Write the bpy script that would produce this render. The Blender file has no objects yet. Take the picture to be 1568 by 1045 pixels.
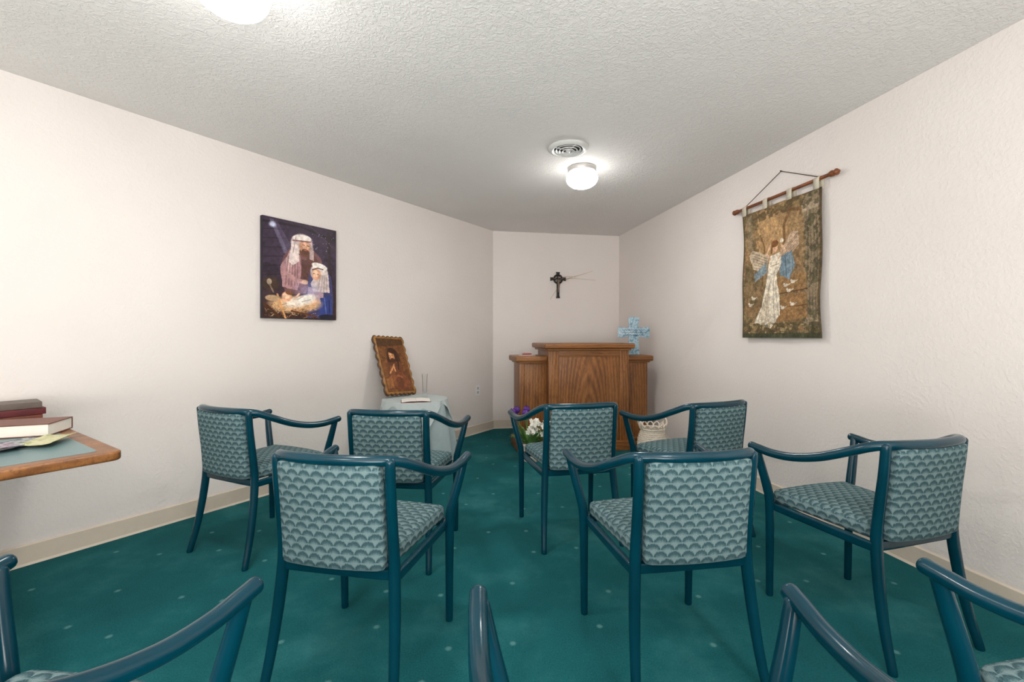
import bpy, bmesh, math, random
import numpy as np
from mathutils import Vector, Matrix
random.seed(7)
rng = np.random.RandomState(5)
S = bpy.context.scene
COL = S.collection
try:
    S.view_settings.view_transform = 'Standard'
    S.view_settings.look = 'None'
except Exception as e:
    print(e)

# ------------------------------------------------------------------ helpers
def lin(c):
    return tuple((x/12.92 if x <= 0.04045 else ((x+0.055)/1.055)**2.4) for x in c)
def rgb(r, g, b):
    return lin((r/255, g/255, b/255)) + (1.0,)

class NT:
    def __init__(s, name):
        s.m = bpy.data.materials.new(name); s.m.use_nodes = True
        s.t = s.m.node_tree; s.N = s.t.nodes; s.L = s.t.links
        s.b = s.N['Principled BSDF']; s.out = s.N['Material Output']
    def n(s, typ, **kw):
        nd = s.N.new(typ)
        for k, v in kw.items(): setattr(nd, k, v)
        return nd
    def set(s, sock, v):
        if hasattr(v, 'is_output') or isinstance(v, bpy.types.NodeSocket): s.L.new(v, sock)
        else: sock.default_value = v
    def math(s, op, a, b=0.0, c=None):
        nd = s.n('ShaderNodeMath', operation=op)
        s.set(nd.inputs[0], a); s.set(nd.inputs[1], b)
        if c is not None: s.set(nd.inputs[2], c)
        return nd.outputs[0]
    def ramp(s, fac, stops, interp='LINEAR'):
        nd = s.n('ShaderNodeValToRGB'); nd.color_ramp.interpolation = interp
        el = nd.color_ramp.elements
        while len(el) < len(stops): el.new(0.5)
        for e, (p, c) in zip(el, stops):
            e.position = p; e.color = c
        s.set(nd.inputs[0], fac)
        return nd.outputs[0]
    def coord(s, which='Object', scale=(1, 1, 1)):
        tc = s.n('ShaderNodeTexCoord'); mp = s.n('ShaderNodeMapping')
        mp.inputs['Scale'].default_value = scale
        s.L.new(tc.outputs[which], mp.inputs[0]); return mp.outputs[0]
    def noise(s, vec, scale=5, detail=3, rough=0.5, dist=0.0):
        nd = s.n('ShaderNodeTexNoise')
        s.L.new(vec, nd.inputs['Vector'])
        nd.inputs['Scale'].default_value = scale; nd.inputs['Detail'].default_value = detail
        nd.inputs['Roughness'].default_value = rough; nd.inputs['Distortion'].default_value = dist
        return nd.outputs[0]
    def mix(s, f, a, b, typ='MIX'):
        nd = s.n('ShaderNodeMix', data_type='RGBA', blend_type=typ)
        s.set(nd.inputs[0], f); s.set(nd.inputs[6], a); s.set(nd.inputs[7], b)
        return nd.outputs[2]
    def bump(s, h, strength=0.5, dist=0.01):
        nd = s.n('ShaderNodeBump'); nd.inputs['Strength'].default_value = strength
        nd.inputs['Distance'].default_value = dist
        s.L.new(h, nd.inputs['Height']); s.L.new(nd.outputs[0], s.b.inputs['Normal'])
    def base(s, v, rough=0.5, metal=0.0, spec=0.5):
        s.set(s.b.inputs['Base Color'], v)
        s.b.inputs['Roughness'].default_value = rough
        s.b.inputs['Metallic'].default_value = metal
        s.b.inputs['Specular IOR Level'].default_value = spec
        return s

def simple(name, col, rough=0.5, metal=0.0, var=0.06, spec=0.5, nscale=30):
    t = NT(name)
    v = t.noise(t.coord(), nscale, 2)
    a = tuple(max(0, c*(1-var)) for c in col[:3])+(1,); b = tuple(min(1, c*(1+var)) for c in col[:3])+(1,)
    t.base(t.ramp(v, [(0.3, a), (0.7, b)]), rough, metal, spec)
    return t.m

# ------------------------------------------------------------------ materials
def wall_mat():
    t = NT('wall_paint'); c = t.coord()
    v = t.noise(c, 1.3, 3)
    t.base(t.ramp(v, [(0.3, rgb(230, 222, 217)), (0.7, rgb(234, 227, 222))]), 0.75, 0, 0.25)
    h = t.noise(c, 55, 4, 0.55)
    h2 = t.noise(c, 22, 2, 0.5)
    hh = t.math('ADD', t.ramp(h, [(0.42, (0, 0, 0, 1)), (0.62, (1, 1, 1, 1))]), h2)
    t.bump(hh, 0.26, 0.004)
    return t.m
def ceil_mat():
    t = NT('ceiling_texture'); c = t.coord()
    v = t.noise(c, 2, 3)
    h = t.noise(c, 40, 4, 0.6, 1.2)
    h2 = t.noise(c, 15, 3, 0.5, 0.6)
    t.base(t.ramp(v, [(0.3, rgb(233, 230, 227)), (0.7, rgb(237, 234, 231))]), 0.85, 0, 0.2)
    hh = t.math('ADD', t.ramp(h, [(0.44, (0, 0, 0, 1)), (0.60, (1, 1, 1, 1))]), t.math('MULTIPLY', h2, 0.8))
    t.bump(hh, 0.42, 0.006)
    return t.m
def carpet_mat():
    t = NT('teal_carpet'); c = t.coord()
    big = t.noise(c, 2.2, 5, 0.65)
    fine = t.noise(c, 160, 3, 0.7)
    col = t.ramp(big, [(0.3, rgb(6, 74, 80)), (0.5, rgb(14, 90, 95)), (0.72, rgb(54, 120, 123))])
    col = t.mix(0.35, col, t.ramp(fine, [(0.3, rgb(3, 54, 60)), (0.7, rgb(48, 118, 120))]))
    vo = t.n('ShaderNodeTexVoronoi', voronoi_dimensions='2D'); t.L.new(c, vo.inputs['Vector'])
    vo.inputs['Scale'].default_value = 3.1; vo.inputs['Randomness'].default_value = 0.6
    d = t.math('ADD', vo.outputs['Distance'], t.math('MULTIPLY', t.math('SUBTRACT', fine, 0.5), 0.05))
    m = t.ramp(d, [(0.02, (1, 1, 1, 1)), (0.045, (0, 0, 0, 1))])
    col = t.mix(t.math('MULTIPLY', m, 0.42), col, rgb(124, 176, 174))
    t.base(col, 0.95, 0, 0.15)
    t.bump(fine, 0.6, 0.006)
    return t.m
def oak_mat(name, scale, dark=0.0):
    t = NT(name); c = t.coord('Object', scale)
    n1 = t.noise(c, 3.0, 5, 0.6, 0.6)
    w = t.n('ShaderNodeTexWave', wave_type='RINGS', rings_direction='SPHERICAL'); t.L.new(c, w.inputs[0])
    w.inputs['Scale'].default_value = 2.2; w.inputs['Distortion'].default_value = 5; w.inputs['Detail'].default_value = 3
    w.inputs['Detail Scale'].default_value = 0.8
    f = t.math('ADD', t.math('MULTIPLY', n1, 0.76), t.math('MULTIPLY', w.outputs[1], 0.24))
    col = t.ramp(f, [(0.28, rgb(102, 62, 30)), (0.5, rgb(136, 88, 46)), (0.75, rgb(156, 104, 58))])
    fi = t.noise(c, 26, 3, 0.7)
    col = t.mix(t.ramp(fi, [(0.48, (0, 0, 0, 1)), (0.70, (0.65, 0.65, 0.65, 1))]), col, rgb(78, 44, 20))
    t.base(col, 0.38, 0, 0.45)
    t.bump(fi, 0.1, 0.002)
    return t.m
def fabric_mat():
    t = NT('scallop_fabric')
    tc = t.n('ShaderNodeTexCoord'); sp = t.n('ShaderNodeSeparateXYZ'); t.L.new(tc.outputs['UV'], sp.inputs[0])
    W, H, a = 0.044, 0.024, 0.46
    u = t.math('DIVIDE', sp.outputs[0], W); V = t.math('DIVIDE', sp.outputs[1], 2*H)
    def arc(uu):
        f = t.math('FRACT', t.math('ADD', uu, 40.0))
        q = t.math('MULTIPLY_ADD', f, 2.0, -1.0)
        return t.math('SQRT', t.math('MAXIMUM', t.math('SUBTRACT', 1.0, t.math('MULTIPLY', q, q)), 0.0))
    A = t.math('FRACT', t.math('ADD', t.math('SUBTRACT', V, t.math('MULTIPLY', arc(u), a)), 40.0))
    B = t.math('FRACT', t.math('ADD', t.math('SUBTRACT', V, t.math('MULTIPLY', arc(t.math('ADD', u, 0.5)), a)), 39.5))
    D = t.math('MINIMUM', t.math('SUBTRACT', 1.0, A), t.math('SUBTRACT', 1.0, B))
    wv = t.noise(tc.outputs['UV'], 420, 2, 0.6)
    st = t.n('ShaderNodeMapping'); st.inputs['Scale'].default_value = (240, 30, 1); t.L.new(tc.outputs['UV'], st.inputs[0])
    streak = t.noise(st.outputs[0], 1.0, 2, 0.6)
    D2 = t.math('ADD', D, t.math('MULTIPLY', t.math('SUBTRACT', streak, 0.5), 0.28))
    col = t.ramp(D2, [(0.0, rgb(116, 138, 140)), (0.08, rgb(98, 124, 128)), (0.15, rgb(24, 58, 66)),
                      (0.30, rgb(42, 78, 85)), (0.54, rgb(118, 140, 142))])
    col = t.mix(0.2, col, t.ramp(wv, [(0.35, rgb(38, 72, 80)), (0.65, rgb(148, 164, 165))]))
    t.base(col, 0.9, 0, 0.2)
    t.bump(t.math('ADD', wv, t.math('MULTIPLY', D, -0.8)), 0.35, 0.002)
    return t.m
def paint_mat(name='picture_paint', rough=0.45):
    t = NT(name); a = t.n('ShaderNodeAttribute', attribute_name='Col')
    v = t.noise(t.coord(), 160, 3)
    c = t.mix(0.12, a.outputs[0], t.ramp(v, [(0.3, (0, 0, 0, 1)), (0.7, (1, 1, 1, 1))]), 'OVERLAY')
    t.base(c, rough, 0, 0.3); t.bump(v, 0.1, 0.002)
    return t.m

M_wall, M_ceil, M_carpet, M_fabric = wall_mat(), ceil_mat(), carpet_mat(), fabric_mat()
M_oakv = oak_mat('oak_vertical', (5, 5, 0.8)); M_oakh = oak_mat('oak_horizontal', (0.8, 6, 6))
M_tealt = NT('teal_enamel'); M_tealt.base(M_tealt.ramp(M_tealt.noise(M_tealt.coord(), 8, 2), [(0.3, rgb(0, 48, 62)), (0.7, rgb(1, 55, 70))]), 0.2, 0, 0.4)
M_tealt.b.inputs['Coat Weight'].default_value = 0.12; M_tealt.b.inputs['Coat Roughness'].default_value = 0.08
M_teal = M_tealt.m
M_base = simple('baseboard_vinyl', rgb(214, 201, 184), 0.5, var=0.02)
M_white = simple('white_enamel', rgb(222, 222, 219), 0.4, var=0.02)
M_dark = simple('void_shade', rgb(26, 26, 28), 0.8)
M_black = simple('black_iron', rgb(38, 34, 34), 0.45, 0.4)
M_bronze = simple('bronze', rgb(120, 104, 92), 0.4, 0.6)
M_straw = simple('dried_palm', rgb(186, 168, 126), 0.8)
M_rod = simple('turned_wood', rgb(122, 66, 30), 0.4, var=0.25, nscale=12)
M_cloth = simple('pale_blue_cloth', rgb(156, 172, 174), 0.9, var=0.04)
M_cord = simple('cord', rgb(60, 48, 40), 0.8)
M_tab = simple('tab_cloth', rgb(208, 198, 178), 0.9)

# ------------------------------------------------------------------ object helpers
def empty(name, loc=(0, 0, 0), rz=0.0):
    o = bpy.data.objects.new(name, None); COL.objects.link(o)
    o.location = loc; o.rotation_euler = (0, 0, rz); o.empty_display_size = 0.1
    return o
def obj(name, me, mat=None, parent=None, smooth=True, loc=None, rz=None):
    o = bpy.data.objects.new(name, me); COL.objects.link(o)
    if mat is not None and len(me.materials) == 0: me.materials.append(mat)
    if smooth:
        me.polygons.foreach_set('use_smooth', [True]*len(me.polygons))
        try: me.set_sharp_from_angle(angle=math.radians(42))
        except Exception: pass
    if parent: o.parent = parent
    if loc: o.location = loc
    if rz is not None: o.rotation_euler = (0, 0, rz)
    return o
def from_pyd(name, v, f):
    me = bpy.data.meshes.new(name); me.from_pydata([tuple(p) for p in v], [], f); me.update()
    return me
def fixn(me):
    bm = bmesh.new(); bm.from_mesh(me); bmesh.ops.recalc_face_normals(bm, faces=bm.faces); bm.to_mesh(me); bm.free(); return me
def join_data(name, parts):
    v, f = [], []
    for (pv, pf) in parts:
        o = len(v); v += [tuple(p) for p in pv]; f += [tuple(i+o for i in q) for q in pf]
    return fixn(from_pyd(name, v, f))

def catmull(P, n=6):
    P = [Vector(p) for p in P]; out = []
    for i in range(len(P)-1):
        p0 = P[i-1] if i > 0 else P[i]*2-P[i+1]
        p1, p2 = P[i], P[i+1]
        p3 = P[i+2] if i+2 < len(P) else P[i+1]*2-P[i]
        for k in range(n):
            t = k/n
            out.append(0.5*((2*p1)+(-p0+p2)*t+(2*p0-5*p1+4*p2-p3)*t*t+(-p0+3*p1-3*p2+p3)*t**3))
    out.append(P[-1]); return out
def tube(P, r, seg=14, n=6, cap=True, spline=True, flat=1.0):
    """swept tube; r scalar or list per control point"""
    if not isinstance(r, (list, tuple)): r = [r]*len(P)
    R = [Vector((x, 0, 0)) for x in r]
    pts = catmull(P, n) if spline else [Vector(p) for p in P]
    rr = [max(q.x, 1e-4) for q in catmull(R, n)] if spline else list(r)
    if cap:
        d0 = (pts[0]-pts[1]).normalized(); d1 = (pts[-1]-pts[-2]).normalized()
        a, b = pts[0], pts[-1]; ra, rb = rr[0], rr[-1]
        pre = [(a+d0*ra*0.75*math.sin(t), ra*math.cos(t)) for t in (1.5, 1.1, 0.7, 0.35)]
        post = [(b+d1*rb*0.75*math.sin(t), rb*math.cos(t)) for t in (0.35, 0.7, 1.1, 1.5)]
        pts = [p for p, _ in pre]+pts+[p for p, _ in post]; rr = [q for _, q in pre]+rr+[q for _, q in post]
    v, f = [], []
    T = [(pts[min(i+1, len(pts)-1)]-pts[max(i-1, 0)]).normalized() for i in range(len(pts))]
    up = Vector((0, 0, 1)) if abs(T[0].z) < 0.9 else Vector((1, 0, 0))
    nrm = (up-T[0]*up.dot(T[0])).normalized()
    for i, p in enumerate(pts):
        nrm = (nrm-T[i]*nrm.dot(T[i])).normalized(); bi = T[i].cross(nrm)
        for k in range(seg):
            a = 2*math.pi*k/seg
            v.append(p+(nrm*math.cos(a)*flat+bi*math.sin(a))*rr[i])
    for i in range(len(pts)-1):
        for k in range(seg):
            k2 = (k+1) % seg
            f.append((i*seg+k, i*seg+k2, (i+1)*seg+k2, (i+1)*seg+k))
    f.append(tuple(range(seg))[::-1]); f.append(tuple((len(pts)-1)*seg+k for k in range(seg)))
    return v, f
def lathe(prof, seg=40, c=(0, 0, 0)):
    v, f = [], []
    for (r, z) in prof:
        for k in range(seg):
            a = 2*math.pi*k/seg; v.append((c[0]+max(r, 1e-4)*math.cos(a), c[1]+max(r, 1e-4)*math.sin(a), c[2]+z))
    for i in range(len(prof)-1):
        for k in range(seg):
            k2 = (k+1) % seg; f.append((i*seg+k, i*seg+k2, (i+1)*seg+k2, (i+1)*seg+k))
    return v, f
def rbox(size, r, cuts=8, warp=None, c=(0, 0, 0)):
    """rounded box as data"""
    s = [x/2 for x in size]
    bm = bmesh.new(); bmesh.ops.create_cube(bm, size=2)
    bmesh.ops.subdivide_edges(bm, edges=bm.edges, cuts=cuts, use_grid_fill=True)
    v = []
    for q in bm.verts:
        p = []
        for i in range(3):
            t = q.co[i]; t = math.copysign(abs(t)**0.75, t); p.append(t*s[i])
        inn = [max(-(s[i]-r), min(s[i]-r, p[i])) for i in range(3)]
        d = Vector([p[i]-inn[i] for i in range(3)])
        if d.length > 1e-9: d = d.normalized()*r
        w = Vector(inn)+d+Vector(c)
        if warp: w = Vector(warp(w))
        v.append(w)
    bm.verts.index_update()
    f = [tuple(x.index for x in fc.verts) for fc in bm.faces]
    bm.free(); return v, f
def bbox(x0, x1, y0, y1, z0, z1, bev=0.004, seg=2):
    bm = bmesh.new(); bmesh.ops.create_cube(bm, size=1)
    for q in bm.verts:
        q.co = Vector((x0 if q.co.x < 0 else x1, y0 if q.co.y < 0 else y1, z0 if q.co.z < 0 else z1))
    if bev: bmesh.ops.bevel(bm, geom=list(bm.edges), offset=bev, segments=seg, profile=0.6, affect='EDGES')
    bm.verts.index_update()
    v = [q.co.copy() for q in bm.verts]; f = [tuple(x.index for x in fc.verts) for fc in bm.faces]
    bm.free(); return v, f
def prism(outline, t, bev=0.0, seg=2, axis='y', off=0.0):
    """outline of (x,z) extruded along y by t (or (x,y) along z)"""
    bm = bmesh.new()
    vs = [bm.verts.new((p[0], off, p[1]) if axis == 'y' else (p[0], p[1], off)) for p in outline]
    fc = bm.faces.new(vs)
    r = bmesh.ops.extrude_face_region(bm, geom=[fc])
    d = Vector((0, t, 0)) if axis == 'y' else Vector((0, 0, t))
    for g in r['geom']:
        if isinstance(g, bmesh.types.BMVert): g.co += d
    bmesh.ops.recalc_face_normals(bm, faces=bm.faces)
    if bev:
        ed = [e for e in bm.edges if len(e.link_faces) == 2 and abs((e.verts[0].co-e.verts[1].co).dot(d.normalized())) < 1e-6]
        bmesh.ops.bevel(bm, geom=ed, offset=bev, segments=seg, profile=0.6, affect='EDGES')
    bm.verts.index_update()
    v = [q.co.copy() for q in bm.verts]; f = [tuple(x.index for x in fc.verts) for fc in bm.faces]
    bm.free(); return v, f
def boxuv(me):
    uv = me.uv_layers.new(name='UVMap')
    for p in me.polygons:
        n = p.normal; ax = max(range(3), key=lambda i: abs(n[i]))
        for li in p.loop_indices:
            co = me.vertices[me.loops[li].vertex_index].co
            uv.data[li].uv = {0: (co.y, co.z), 1: (co.x, co.z), 2: (co.x, co.y)}[ax]

# ------------------------------------------------------------------ room
H = 2.44
C1 = (-0.2335, 5.516); C2 = (1.390, 5.807); C3 = (2.659, -1.5); C4 = (-3.17, -1.5); C5 = (-3.53, 0.6)
def wall(name, a, b, ext=0.09):
    a, b = Vector(a), Vector(b); d = (b-a).normalized(); out = Vector((-d.y, d.x))
    a2, b2 = a-d*0.0, b+d*0.0; th = 0.1
    ao, bo = a-d*ext+out*th, b+d*ext+out*th
    v = [(*a2, 0), (*b2, 0), (*bo, 0), (*ao, 0), (*a2, H), (*b2, H), (*bo, H), (*ao, H)]
    f = [(0, 1, 5, 4), (1, 2, 6, 5), (2, 3, 7, 6), (3, 0, 4, 7), (4, 5, 6, 7), (3, 2, 1, 0)]
    return obj(name, fixn(from_pyd(name, v, f)), M_wall, smooth=False)
wall('wall_left', C5, C1); wall('wall_back', C1, C2); wall('wall_right', C2, C3)
wall('wall_rear', C3, C4); wall('wall_left_rear', C4, C5)
def baseb(name, a, b):
    a, b = Vector(a), Vector(b); L = (b-a).length; ang = math.atan2(b.y-a.y, b.x-a.x)
    pr = [(0.0, 0.0), (0.0, 0.105), (-0.004, 0.105), (-0.010, 0.098), (-0.010, 0.012), (-0.016, 0.0)]
    v = []; f = []
    for x in (0.004, L-0.004):
        for (y, z) in pr: v.append((x, y-0.001, z+0.001))
    n = len(pr)
    for i in range(n):
        j = (i+1) % n; f.append((i, j, n+j, n+i))
    f.append(tuple(range(n))); f.append(tuple(range(n, 2*n)))
    obj(name, fixn(from_pyd(name, v, f)), M_base, smooth=False, loc=(a.x, a.y, 0), rz=ang)
baseb('baseboard_left', C5, C1); baseb('baseboard_back', C1, C2); baseb('baseboard_right', C2, C3)
baseb('baseboard_rear', C3, C4); baseb('baseboard_left_rear', C4, C5)
poly = [Vector(p) for p in (C1, C2, C3, C4, C5)]
cen = sum(poly, Vector((0, 0)))/5
big = [(cen+(p-cen)*1.035) for p in poly]
def slab(name, z0, z1, mat):
    v, f = prism([tuple(p) for p in big], z1-z0, axis='z', off=z0)
    obj(name, fixn(from_pyd(name, v, f)), mat, smooth=False)
slab('floor', -0.1, 0.0, M_carpet); slab('ceiling', H, H+0.1, M_ceil)

# ------------------------------------------------------------------ lamps
E = NT('glowing_glass'); E.base((0.9, 0.9, 0.9, 1), 0.3)
E.b.inputs['Emission Color'].default_value = (1.0, 0.985, 0.955, 1)
# frosted shade: emission shaped to light the room, weaker sideways to limit ceiling glare
ge = E.n('ShaderNodeNewGeometry'); sx = E.n('ShaderNodeSeparateXYZ'); E.L.new(ge.outputs['Normal'], sx.inputs[0])
dn = E.math('MAXIMUM', E.math('MULTIPLY', sx.outputs[2], -1.0), 0.0)
E.L.new(E.math('MULTIPLY_ADD', E.math('POWER', dn, 1.7), 112.0, 7.5), E.b.inputs['Emission Strength'])
M_glow = E.m
M_nickel = simple('brushed_nickel', rgb(190, 188, 185), 0.3, 0.5, var=0.02)
def lamp(x, y):
    e = empty('ceiling_lamp', (x, y, H))
    p = [(0.0, -0.001), (0.105, -0.001), (0.108, -0.004), (0.108, -0.03), (0.104, -0.036), (0.09, -0.036), (0.088, -0.03), (0.0, -0.03)]
    obj('base_ring', join_data('lamp_base', [lathe(p)]), M_nickel, e)
    q = [(0.098, -0.036), (0.102, -0.046), (0.116, -0.060), (0.121, -0.080), (0.118, -0.100), (0.104, -0.122), (0.080, -0.140), (0.048, -0.152), (0.018, -0.157), (0.0, -0.158)]
    obj('glass_dome', join_data('lamp_dome', [lathe(q)]), M_glow, e)
for (x, y) in ((0.538, 3.44), (-0.985, 1.57), (0.9, 0.15), (-1.7, -0.3)):  # last two, out of view by the camera, are added as fill
    lamp(x, y)
# added fill lights behind the camera: one bounced off the ceiling, one broad and frontal
def area(name, loc, rot, sx_, sy_, p):
    l = bpy.data.lights.new(name, 'AREA'); l.shape = 'RECTANGLE'; l.size = sx_; l.size_y = sy_; l.energy = p; l.color = (1.0, 0.985, 0.965)
    o = bpy.data.objects.new(name, l); COL.objects.link(o); o.location = loc; o.rotation_euler = rot
area('added_fill_front', (-0.3, -1.30, 1.40), (math.radians(92), 0, 0), 3.4, 1.7, 30)
area('added_fill_up', (-0.2, -0.95, 0.75), (math.radians(180-30), 0, 0), 2.6, 1.0, 98)
# round air diffuser
e = empty('ceiling_air_vent', (0.387, 3.075, H))
parts = [lathe([(0.096, -0.001), (0.138, -0.001), (0.140, -0.006), (0.130, -0.016), (0.112, -0.022), (0.100, -0.016), (0.096, -0.001)])]
for r0, z in ((0.080, -0.020), (0.058, -0.026), (0.036, -0.030)):
    parts.append(lathe([(r0, z+0.014), (r0+0.008, z+0.004), (r0+0.007, z), (r0-0.003, z+0.010), (r0, z+0.014)]))
parts.append(lathe([(0, -0.012), (0.016, -0.014), (0.018, -0.022), (0.010, -0.032), (0, -0.034)]))
for k in range(4):
    a = k*math.pi/2+0.4
    parts.append(tube([(0.01*math.cos(a), 0.01*math.sin(a), -0.016), (0.100*math.cos(a), 0.100*math.sin(a), -0.014)], 0.0035, 8, spline=False))
obj('grille', join_data('vent', parts), M_white, e)
obj('throat_shade', join_data('vent_throat', [lathe([(0, -0.002), (0.097, -0.002), (0.097, -0.004), (0, -0.004)])]), M_dark, e)  # flat dark disc paints the shade inside the vent opening

# ------------------------------------------------------------------ armchair
def sym(P): return [(-p[0], p[1], p[2]) for p in P]
def chair_meshes():
    arm = [(0.0, -0.248, 0.768), (0.10, -0.240, 0.768), (0.170, -0.220, 0.766), (0.210, -0.180, 0.756), (0.242, -0.110, 0.722),
           (0.265, -0.02, 0.682), (0.281, 0.08, 0.656), (0.290, 0.17, 0.650), (0.295, 0.235, 0.656), (0.297, 0.272, 0.660)]
    full = sym(arm)[::-1]+arm[1:]
    rr = [0.0175]*len(full)
    parts = [tube(full, rr, 16, 6)]
    for s in (1, -1):
        fl = [(s*0.290, 0.252, 0.652), (s*0.272, 0.244, 0.575), (s*0.246, 0.236, 0.475), (s*0.236, 0.234, 0.41), (s*0.233, 0.236, 0.25), (s*0.231, 0.240, 0.004)]
        parts.append(tube(fl, [0.016, 0.0175, 0.019, 0.0185, 0.0165, 0.0145], 16, 6))
        rl = [(s*0.196, -0.214, 0.762), (s*0.194, -0.205, 0.66), (s*0.193, -0.188, 0.52), (s*0.195, -0.182, 0.42), (s*0.203, -0.195, 0.28), (s*0.212, -0.220, 0.13), (s*0.221, -0.252, 0.004)]
        parts.append(tube(rl, [0.016, 0.017, 0.018, 0.019, 0.0185, 0.0165, 0.0145], 16, 6))
        # side rail
        parts.append(rbox((0.022, 0.41, 0.034), 0.006, 4, warp=lambda p, s=s: (p.x*1.0+s*(0.214+0.045*p.y), p.y+0.026, p.z+0.398)))
    parts.append(rbox((0.44, 0.022, 0.034), 0.006, 4, c=(0, 0.236, 0.398)))
    parts.append(rbox((0.372, 0.022, 0.036), 0.006, 4, c=(0, -0.183, 0.402)))
    fr = join_data('chair_frame', parts)
    def wseat(p):
        t = (p.y+0.21)/0.43
        hw = 0.176+0.040*min(1, max(0, t))
        x = p.x/0.2*hw
        crown = 0.012*(1-(p.x/0.2)**2)*(1-((p.y)/0.22)**2)
        return (x, p.y+0.032+(0.012*(1-(p.x/0.2)**2) if p.y > 0.1 else 0), p.z+0.437+(crown if p.z > 0 else 0))
    seat = join_data('chair_seat', [rbox((0.40, 0.43, 0.062), 0.024, 12, wseat)])
    boxuv(seat)
    def wback(p):
        z = p.z+0.590
        y = -0.192-0.030*((z-0.42)/0.34)**1.3 - 0.018*(1-(p.x/0.18)**2) - 0.006
        return (p.x, p.y+y, z)
    back = join_data('chair_back', [rbox((0.352, 0.040, 0.334), 0.014, 12, wback)])
    boxuv(back)
    return fr, seat, back
FR, SE, BA = chair_meshes()
def chair(cx, cy, fx, fy):
    e = empty('armchair', (cx, cy, 0.0), -math.atan2(fx, fy))
    obj('frame', FR, M_teal, e); obj('seat_cushion', SE, M_fabric, e); obj('back_cushion', BA, M_fabric, e)
chair(-1.404, 2.51, .416, .909)
chair(-0.525, 1.614, .188, .982)
chair(0.562, 1.646, -.147, .989)
chair(-0.59, 2.43, .12, .993)
chair(0.335, 2.647, -.2, .98)
chair(1.075, 2.70, -.399, .917)
chair(1.43, 1.817, -.28, .96)
chair(-0.838, 0.652, .154, .988)
chair(0.236, 0.577, -.01, 1.0)
chair(1.205, 0.716, -.12, .992)

# ------------------------------------------------------------------ pulpit
ang = math.radians(10)
e = empty('wooden_pulpit', (0.765, 4.42, 0), ang)
pm = [bbox(-0.405, 0.405, 0.012, 0.50, 0.0, 1.015, 0.004)]
# stiles + rails around recessed panel
for (a, b) in ((-0.415, -0.315), (0.315, 0.415)):
    pm.append(bbox(a, b, 0.0, 0.03, 0.0, 1.005, 0.003))
body = join_data('pulpit_body', pm); obj('body', body, M_oakv, e)
obj('front_panel', join_data('pulpit_panel', [bbox(-0.312, 0.312, 0.006, 0.02, 0.10, 0.985, 0.003)]), M_oakv, e)
pr = [bbox(-0.315, 0.315, 0.0, 0.03, 0.94, 1.005, 0.003), bbox(-0.44, 0.44, -0.025, 0.52, 0.0, 0.10, 0.008)]
pr.append(bbox(-0.435, 0.435, -0.02, 0.52, 1.000, 1.022, 0.008, 3))
pr.append(bbox(-0.465, 0.465, -0.05, 0.545, 1.020, 1.072, 0.020, 4))
for s in (-1, 1):
    a, b = (0.405, 0.675)
    x0, x1 = (a, b) if s > 0 else (-b, -a)
    obj('wing', join_data('wing', [bbox(x0, x1, 0.12, 0.46, 0.0, 0.89, 0.004), bbox(x0 if s > 0 else x0-0.006, x0+0.05 if s > 0 else x0+0.05, 0.112, 0.14, 0.08, 0.885, 0.003)]), M_oakv, e)
    y0, y1 = (0.40, 0.725) if s > 0 else (-0.725, -0.40)
    pr.append(bbox(y0, y1, 0.075, 0.50, 0.885, 0.945, 0.022, 4))
    pr.append(bbox(y0+(0 if s > 0 else 0.03), y1-(0.03 if s > 0 else 0), 0.10, 0.48, 0.870, 0.888, 0.006, 2))
    pr.append(bbox(y0+(0 if s > 0 else 0.02), y1-(0.02 if s > 0 else 0), 0.095, 0.48, 0.0, 0.10, 0.008, 2))
obj('caps_and_plinth', join_data('pulpit_caps', pr), M_oakh, e)

def place_local(parent_loc, angz, lx, ly):
    c, s = math.cos(angz), math.sin(angz)
    return (parent_loc[0]+lx*c-ly*s, parent_loc[1]+lx*s+ly*c)
# small note + pens on left wing
px, py = place_local((0.765, 4.42), ang, -0.58, 0.24)
e = empty('paper_note', (px, py, 0.946), ang+0.3)
obj('sheet', join_data('note', [bbox(-0.07, 0.07, -0.05, 0.05, 0, 0.006, 0.001, 1)]), simple('paper', rgb(225, 205, 200), 0.8), e)
obj('glasses_case', join_data('case', [rbox((0.10, 0.03, 0.018), 0.008, 4, c=(0, 0, 0.0155))]), simple('case_red', rgb(150, 80, 70), 0.5), e)

# blue decorative cross
px, py = place_local((0.765, 4.42), ang, 0.585, 0.25)
e = empty('decorative_cross', (px, py, 0.946), math.radians(-4))
ol = [(-0.058, 0.0), (0.058, 0.0), (0.050, 0.19), (0.105, 0.186), (0.162, 0.178), (0.168, 0.235), (0.162, 0.300), (0.105, 0.290), (0.052, 0.288), (0.052, 0.34),
      (0.060, 0.395), (0.0, 0.405), (-0.060, 0.395), (-0.052, 0.34), (-0.052, 0.288), (-0.105, 0.290), (-0.162, 0.300), (-0.168, 0.235), (-0.162, 0.178), (-0.105, 0.186), (-0.050, 0.19)]
t = NT('blue_floral_glaze'); c = t.coord()
v = t.noise(c, 26, 4, 0.7, 1.0); v2 = t.noise(c, 90, 2, 0.6)
col = t.ramp(v, [(0.34, rgb(62, 100, 122)), (0.46, rgb(130, 164, 180)), (0.56, rgb(172, 194, 204)), (0.68, rgb(114, 150, 170))])
col = t.mix(t.ramp(v2, [(0.60, (0, 0, 0, 1)), (0.66, (0.7, 0.7, 0.7, 1))]), col, rgb(40, 66, 88))
t.base(col, 0.3)
obj('cross_body', join_data('dcross', [prism(ol, 0.022, 0.004)]), t.m, e)
tx = []
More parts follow.
